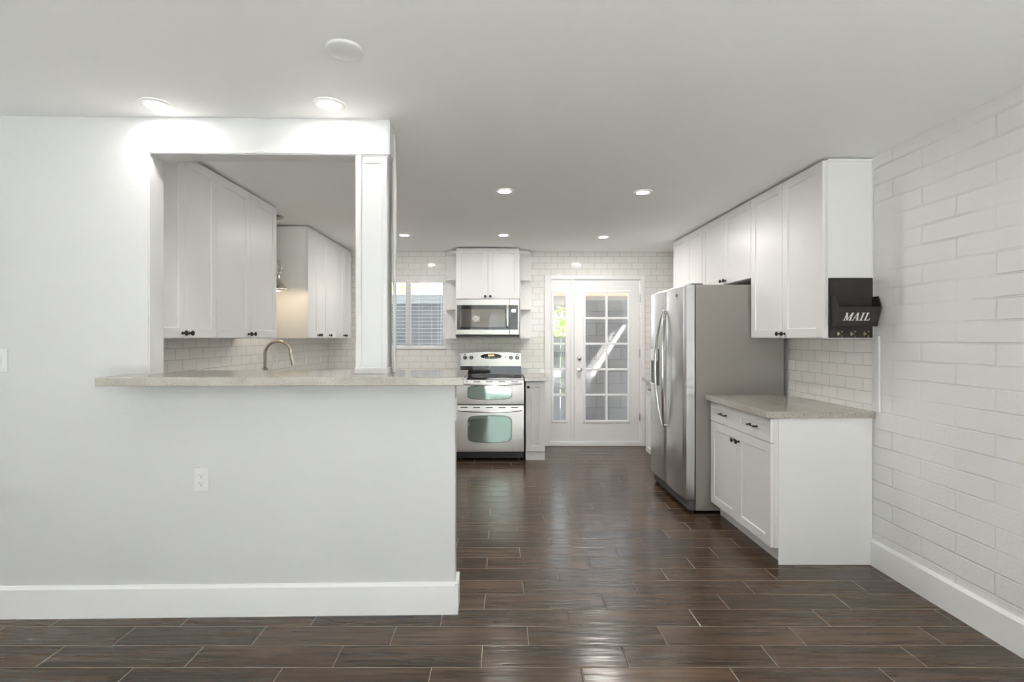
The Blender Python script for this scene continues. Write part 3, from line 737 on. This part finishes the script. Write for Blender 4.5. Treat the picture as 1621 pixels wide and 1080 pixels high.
# ------------------------------------------------------------------ glazed door with sidelight
m = MB(); c0, c1 = 0.562, 1.822
m.box(c0, DX0+0.004, YB-0.018, YB-0.0005, 0, DZ1+0.045, 0.003); m.box(DX1-0.004, c1, YB-0.018, YB-0.0005, 0, DZ1+0.045, 0.003); m.box(DX0+0.004, DX1-0.004, YB-0.018, YB-0.0005, DZ1-0.004, DZ1+0.045, 0.003)
m.box(DX0, DX0+0.012, YB, YB+0.15, 0.06, DZ1); m.box(DX1-0.012, DX1, YB, YB+0.15, 0.06, DZ1); m.box(DX0, DX1, YB, YB+0.15, DZ1-0.01, DZ1)
m.box(DX0+0.004, DX1-0.004, YB-0.012, YB+0.15, 0, 0.055, 0.004)
m.box(0.892, 0.934, YB-0.006, YB+0.09, 0.055, DZ1-0.01, 0.003)
struct(m.build('trim_6', TRIM))
def glazed(name, x0, x1, z0, z1, gx0, gx1, gz0, gz1, cols, y=YB+0.004, th=0.044, label=None):
    m = MB()
    m.box(x0, gx0, y, y+th, z0, z1); m.box(gx1, x1, y, y+th, z0, z1); m.box(gx0, gx1, y, y+th, z0, gz0); m.box(gx0, gx1, y, y+th, gz1, z1)
    d = struct(m.build(name, TRIM), label)
    m = MB(); f = 0.026   # raised moulding round the glass
    m.box(gx0-f, gx0+0.006, y-0.010, y+0.002, gz0-f, gz1+f, 0.004); m.box(gx1-0.006, gx1+f, y-0.010, y+0.002, gz0-f, gz1+f, 0.004)
    m.box(gx0+0.006, gx1-0.006, y-0.010, y+0.002, gz0-f, gz0+0.006, 0.004); m.box(gx0+0.006, gx1-0.006, y-0.010, y+0.002, gz1-0.006, gz1+f, 0.004)
    m.build('glazing_frame', TRIM, d)
    m = MB()
    for k in range(1, cols):
        x = gx0+(gx1-gx0)*k/cols; m.box(x-0.013, x+0.013, y+0.002, y+0.018, gz0, gz1, 0.003)
    for k in range(1, 5):
        z = gz0+(gz1-gz0)*k/5; m.box(gx0, gx1, y+0.004, y+0.020, z-0.013, z+0.013, 0.003)
    m.build('muntins', TRIM, d)
    MB().box(gx0, gx1, y+0.022, y+0.026, gz0, gz1).build('pane', GLASS, d)
    return d
d = glazed('door_1', 0.939, 1.752, 0.062, 2.083, 1.073, 1.620, 0.318, 1.930, 2, label='white glazed back door with ten panes')
glazed('window_2', DX0+0.013, 0.891, 0.056, 2.088, 0.672, 0.830, 0.318, 1.930, 1, label='white narrow sidelight left of the back door')
for z, nm in ((1.106, 'deadbolt'), (0.963, 'door_knob')):
    m = MB(); m.lathe([(0.031, 0), (0.031, 0.006), (0.026, 0.012), (0.014, 0.014), (0.014, 0.03), (0.024, 0.036), (0.027, 0.05), (0.022, 0.062), (0.003, 0.066)] if nm == 'door_knob' else [(0.031, 0), (0.030, 0.012), (0.022, 0.018), (0.003, 0.02)], (1.003, YB+0.003, z), 'y', 24, -1)
    m.build(nm, CHROME, d, smooth=True)
for z in (1.86, 1.17, 0.37):
    MB().lathe([(0.007, -0.05), (0.007, 0.05)], (1.757, YB-0.006, z), 'z', 12).build('hinge', CHROME, d, smooth=True)

# ------------------------------------------------------------------ mail holder on the end of the near upper cabinet
MY = Y0-0.0045; mx0, mx1 = 1.966, 2.226
t = thing('mail_holder', 'black wooden mail holder with key hooks on the upper cabinet side', 'mail holder', ((mx0+mx1)/2, MY, 1.36))
MB().box(mx0, mx1, MY-0.012, MY, 1.360, 1.718, 0.0015).build('back_board', MAILB, t)
yb_ = MY-0.012
fy_t, fz_t, fy_b, fz_b, bz_t = yb_-0.070, 1.541, yb_-0.036, 1.428, 1.604
side = [(yb_, bz_t), (yb_-0.045, bz_t), (fy_t, fz_t), (fy_b, fz_b), (yb_, fz_b)]
m = MB(); xa, xb = 1.973, 2.226
for x in (xa, xb-0.008): m.prism(side, 'x', x, x+0.008)
nrm = Vector((0, fy_b-fy_t, fz_b-fz_t)).normalized()
m.prism([(fy_t, fz_t), (fy_b, fz_b), (fy_b+0.008, fz_b+0.001), (fy_t+0.008, fz_t)], 'x', xa+0.008, xb-0.008)
m.prism([(fy_b+0.007, fz_b), (yb_, fz_b), (yb_, fz_b+0.008), (fy_b+0.009, fz_b+0.008)], 'x', xa+0.008, xb-0.008)
pk = m.build('letter_pocket', MAILB, t)
# MAIL in slanted serif capitals
def bar(p, q, w): return [(p[0]-w/2, p[1]), (p[0]+w/2, p[1]), (q[0]+w/2, q[1]), (q[0]-w/2, q[1])]
def serif(x, y, w, up): return [(x-w/2, y), (x+w/2, y), (x+w/2, y+(0.07 if up else -0.07)), (x-w/2, y+(0.07 if up else -0.07))]
glyphs = {
 'M': (1.02, [bar((0.14, 0), (0.14, 1), 0.09), bar((0.88, 0), (0.88, 1), 0.19), bar((0.48, 0.0), (0.18, 1), 0.17), bar((0.48, 0.0), (0.84, 1), 0.08), serif(0.13, 0, 0.30, 1), serif(0.88, 0, 0.38, 1), serif(0.10, 1, 0.22, 0), serif(0.92, 1, 0.26, 0)]),
 'A': (0.86, [bar((0.10, 0), (0.44, 1), 0.08), bar((0.72, 0), (0.44, 1), 0.19), [(0.2, 0.30), (0.62, 0.30), (0.62, 0.37), (0.2, 0.37)], serif(0.10, 0, 0.28, 1), serif(0.72, 0, 0.38, 1)]),
 'I': (0.46, [bar((0.22, 0), (0.22, 1), 0.19), serif(0.22, 0, 0.40, 1), serif(0.22, 1, 0.40, 0)]),
 'L': (0.78, [bar((0.22, 0), (0.22, 1), 0.19), serif(0.22, 1, 0.40, 0), [(0.04, 0), (0.74, 0), (0.78, 0.28), (0.71, 0.28), (0.62, 0.07), (0.04, 0.07)]])}
hgt = 0.046; adv = 0.0; m = MB(); tot = sum(glyphs[c][0] for c in 'MAIL')+0.10*3
xs0 = (xa+xb)/2-0.004-tot*hgt*0.98/2
for ch in 'MAIL':
    gw, polys = glyphs[ch]
    for k, poly in enumerate(polys):
        A, B = [], []
        for (gx, gz) in poly:
            X = xs0+(adv+gx)*hgt*0.98+0.22*gz*hgt-0.004
            u = 0.30+gz*0.40   # height up the sloping front
            Yp = fy_b+(fy_t-fy_b)*u; Zp = fz_b+(fz_t-fz_b)*u
            A.append((X, Yp-0.0012-k*0.00002, Zp)); B.append((X, Yp+0.0006, Zp))
        m.rings([B, A])
    adv += gw+0.10
m.build('lettering', LETTER, pk)['label'] = 'white slanted word MAIL'
for hx in (2.020, 2.099, 2.178):
    m = MB(); m.box(hx-0.008, hx+0.008, yb_-0.003, yb_, 1.372, 1.396, 0.001)
    m.tube([(hx, yb_-0.002, 1.390), (hx, yb_-0.022, 1.392), (hx, yb_-0.030, 1.398)], [0.004, 0.004, 0.006], 8)
    m.tube([(hx, yb_-0.002, 1.378), (hx, yb_-0.016, 1.370), (hx, yb_-0.024, 1.366), (hx, yb_-0.028, 1.376)], [0.004, 0.004, 0.004, 0.005], 8)
    m.build('key_hook', NICKEL, t, smooth=True)

# ------------------------------------------------------------------ ceiling lights
CANW = 3.4
def downlight(label, X, Y, group, r=0.072, power=0.9):
    t = thing('downlight', label, 'ceiling light', (X, Y, H), 0, group)
    MB().lathe([(r*0.68, 0.0), (r*0.70, -0.006), (r*0.92, -0.008), (r, -0.004), (r, 0.0)], (X, Y, H-0.0004), 'z', 32, cap=False).build('trim_ring', TRIM, t, smooth=True)
    MB().lathe([(0.001, -0.004), (r*0.69, -0.004), (r*0.69, -0.001), (0.001, -0.001)], (X, Y, H), 'z', 32).build('lens', LENS, t, smooth=True)
    d = bpy.data.lights.new('downlight_lamp', 'AREA'); d.shape = 'DISK'; d.size = r*1.3; d.energy = power; d.color = (1.0, 0.965, 0.925)
    o = bpy.data.objects.new('downlight_lamp', d); C.objects.link(o); o.parent = t; o.location = (0, 0, -0.010)
downlight('lit recessed light above the left part of the pass-through opening', -1.587, 2.326, 'living room downlights')
downlight('lit recessed light just left of the post, in front of the header', -0.788, 2.321, 'living room downlights')
downlight('lit recessed kitchen light, nearer one left of the fridge cabinets, centre of photo', 0.037, 3.69, 'kitchen downlights', 0.066, CANW)
downlight('lit recessed kitchen light nearest the right upper cabinets', 1.061, 3.72, 'kitchen downlights', 0.066, CANW)
downlight('lit recessed kitchen light just right of the post, towards the window', -1.0, 5.268, 'kitchen downlights', 0.066, CANW*1.05)
downlight('lit recessed kitchen light in front of the microwave cabinet', 0.04, 5.268, 'kitchen downlights', 0.066, CANW*0.45)
downlight('lit recessed kitchen light in front of the glazed door', 1.107, 5.37, 'kitchen downlights', 0.066, CANW*1.9)
for (x, y) in ((-0.01, 1.30), (-1.6, 1.2), (1.2, -0.6), (-1.4, -0.6), (-0.1, -2.4)):
    downlight('lit recessed light in the living room ceiling, out of the frame', x, y, 'living room downlights out of frame')
o = MB().lathe([(0.001, -0.013), (0.05, -0.012), (0.064, -0.008), (0.069, 0.0), (0.001, 0.0)], (-0.580, 1.879, H-0.0005), 'z', 36).build('cover_plate', PLASTIC, smooth=True)
tag(o, 'blank round white cover plate on the ceiling', 'ceiling plate')

# ------------------------------------------------------------------ behind the camera: glazing
m = MB(); y = YREAR-0.10
for a in ((-0.36, -0.30), (0.81, 0.89), (2.0, 2.06)): m.box(a[0], a[1], y, y+0.05, 0.0, 2.12)
m.box(-0.36, 2.06, y, y+0.05, 2.06, 2.12); m.box(-0.36, 2.06, y, y+0.05, 0.0, 0.07)
d = struct(m.build('door_2', TRIM), 'white sliding glass door behind the camera')
MB().box(-0.30, 0.81, y+0.02, y+0.026, 0.07, 2.06).build('pane', GLASS, d); MB().box(0.89, 2.0, y+0.02, y+0.026, 0.07, 2.06).build('pane', GLASS, d)

# ------------------------------------------------------------------ outside
import random
rnd = random.Random(4)
def leaves(mb, c, rad, n, s):
    for _ in range(n):
        while True:
            v = Vector((rnd.uniform(-1, 1), rnd.uniform(-1, 1), rnd.uniform(-1, 1)))
            if v.length < 1: break
        p = Vector(c)+Vector((v.x*rad[0], v.y*rad[1], v.z*rad[2]))
        q = Vector((rnd.gauss(0, 1), rnd.gauss(0, 1), rnd.gauss(0, 1))).normalized(); w = q.orthogonal().normalized(); e = q.cross(w)
        k = s*rnd.uniform(0.6, 1.2)
        vs = [mb.bm.verts.new(p+a) for a in (w*k, e*k*0.5, -w*k, -e*k*0.5)]
        mb.bm.faces.new(vs)
struct(MB().box(-12, 12, YB+0.16, 26, -0.2, -0.05).build('ground', CONC), 'concrete yard behind the house')
struct(MB().box(-14, 14, -22, YREAR-0.15, -0.2, -0.05).build('lawn', LAWN), 'green lawn in front of the house')
struct(MB().box(-7, 6, -8.8, YREAR-0.151, -0.05, -0.03).build('patio', BOUNCE_PATIO), 'added pale patio outside the sliding door, bouncing sunlight indoors')  # unseen patio added over the lawn to bounce neutral light indoors
tag(MB().box(1.16, 5.5, 8.3, 8.5, -0.05, 1.985, 0.004).build('block_wall', YBLOCK), 'grey block garden wall seen through the glazed door', 'garden wall')
t = thing('yard_fence', 'dark grey board fence seen through the kitchen window blind', 'fence', (-1.7, 8.3, -0.05))
m = MB()
for i in range(36): m.box(-5.0+i*0.155, -5.0+i*0.155+0.150, 8.30, 8.325, -0.05, 1.92)
m.build('boards', FENCE, t)
MB().box(-5.0, 0.58, 8.27, 8.34, 1.92, 2.075, 0.004).build('top_rail', plain('fence_cap_grey', (0.36, 0.38, 0.40, 1), 0.8, bump=(20, 0.1)), t)
t = thing('yard_gate', 'pale grey board gate seen through the sidelight', 'gate', (0.86, 8.35, -0.05))
m = MB()
for i in range(4): m.box(0.59+i*0.14, 0.59+i*0.14+0.135, 8.34, 8.36, -0.03, 1.38)
m.build('boards', plain('gate_grey', (0.30, 0.30, 0.31, 1), 0.8, bump=(30, 0.1)), t)
MB().box(0.585, 1.155, 8.325, 8.339, 1.05, 1.13).build('rail', FENCE, t)
m = MB(); leaves(m, (1.6, 12.2, 1.0), (0.8, 0.6, 1.15), 1100, 0.09)
tag(m.build('yard_shrub', HEDGE), 'sunlit green shrub beyond the yard gate', 'shrub')
t = thing('tree', 'orange leaved tree above the grey fence in the window', 'tree', (-2.6, 11.5, -0.05))
MB().tube([(-2.6, 11.5, -0.05), (-2.55, 11.5, 1.3), (-2.6, 11.5, 2.6)], [0.09, 0.07, 0.04], 8).build('trunk', BARK, t)
m = MB(); leaves(m, (-2.6, 11.5, 2.75), (0.95, 0.8, 0.9), 900, 0.07); m.build('crown', AUTUMN, t)
t = thing('neighbour_house', 'grey house under a brown roof beyond the garden wall', 'house', (4, 17, -0.05))
MB().box(0.2, 9, 15, 21, -0.05, 2.599).build('wall', SIDING, t)
MB().prism([(13.9, 2.60), (21.5, 2.60), (21.5, 2.68), (18, 3.4), (13.9, 2.68)], 'x', -0.1, 9.4).build('roof', ROOFT, t)
# unseen patio cover added to shape the sunlight; sun through its two gaps streaks the wall
t = thing('sun_streak_cover', 'added unseen patio cover shaping the sun streaks', 'patio cover', (1.2, 7.3, 2.5))
m = MB()
for a, b in ((-1.6, 2.60), (2.645, 2.695), (2.765, 6.2)): m.box(a, b, YB+0.165, 8.05, 2.55, 2.60)
for a, b, c in ((2.60, 2.645, 7.42), (2.695, 2.765, 7.5)): m.box(a, b, YB+0.165, 6.80, 2.55, 2.60); m.box(a, b, c, 8.05, 2.55, 2.60)
m.box(2.44, 6.2, 4.6, YB+0.165, 2.55, 2.60)  # extra boards added to block sun slipping past the house corner
m.build('roof_boards', TRIM, t)
m = MB(); m.box(-1.6, 6.2, 7.95, 8.05, 2.45, 2.549); m.build('beam', TRIM, t)
for xx in (5.9,): MB().box(xx, xx+0.1, 7.95, 8.05, -0.05, 2.449).build('post', TRIM, t)
# hedge across the lawn
for i in range(5):
    cx = -4.6+i*2.3
    o = MB(); leaves(o, (cx, -10.5+0.4*(i % 2), 0.75), (1.13, 0.7, 0.9), 900, 0.13)
    tag(o.build('hedge_shrub', HEDGE), 'bright green hedge shrub across the front lawn', 'shrub', 'hedge across the lawn')
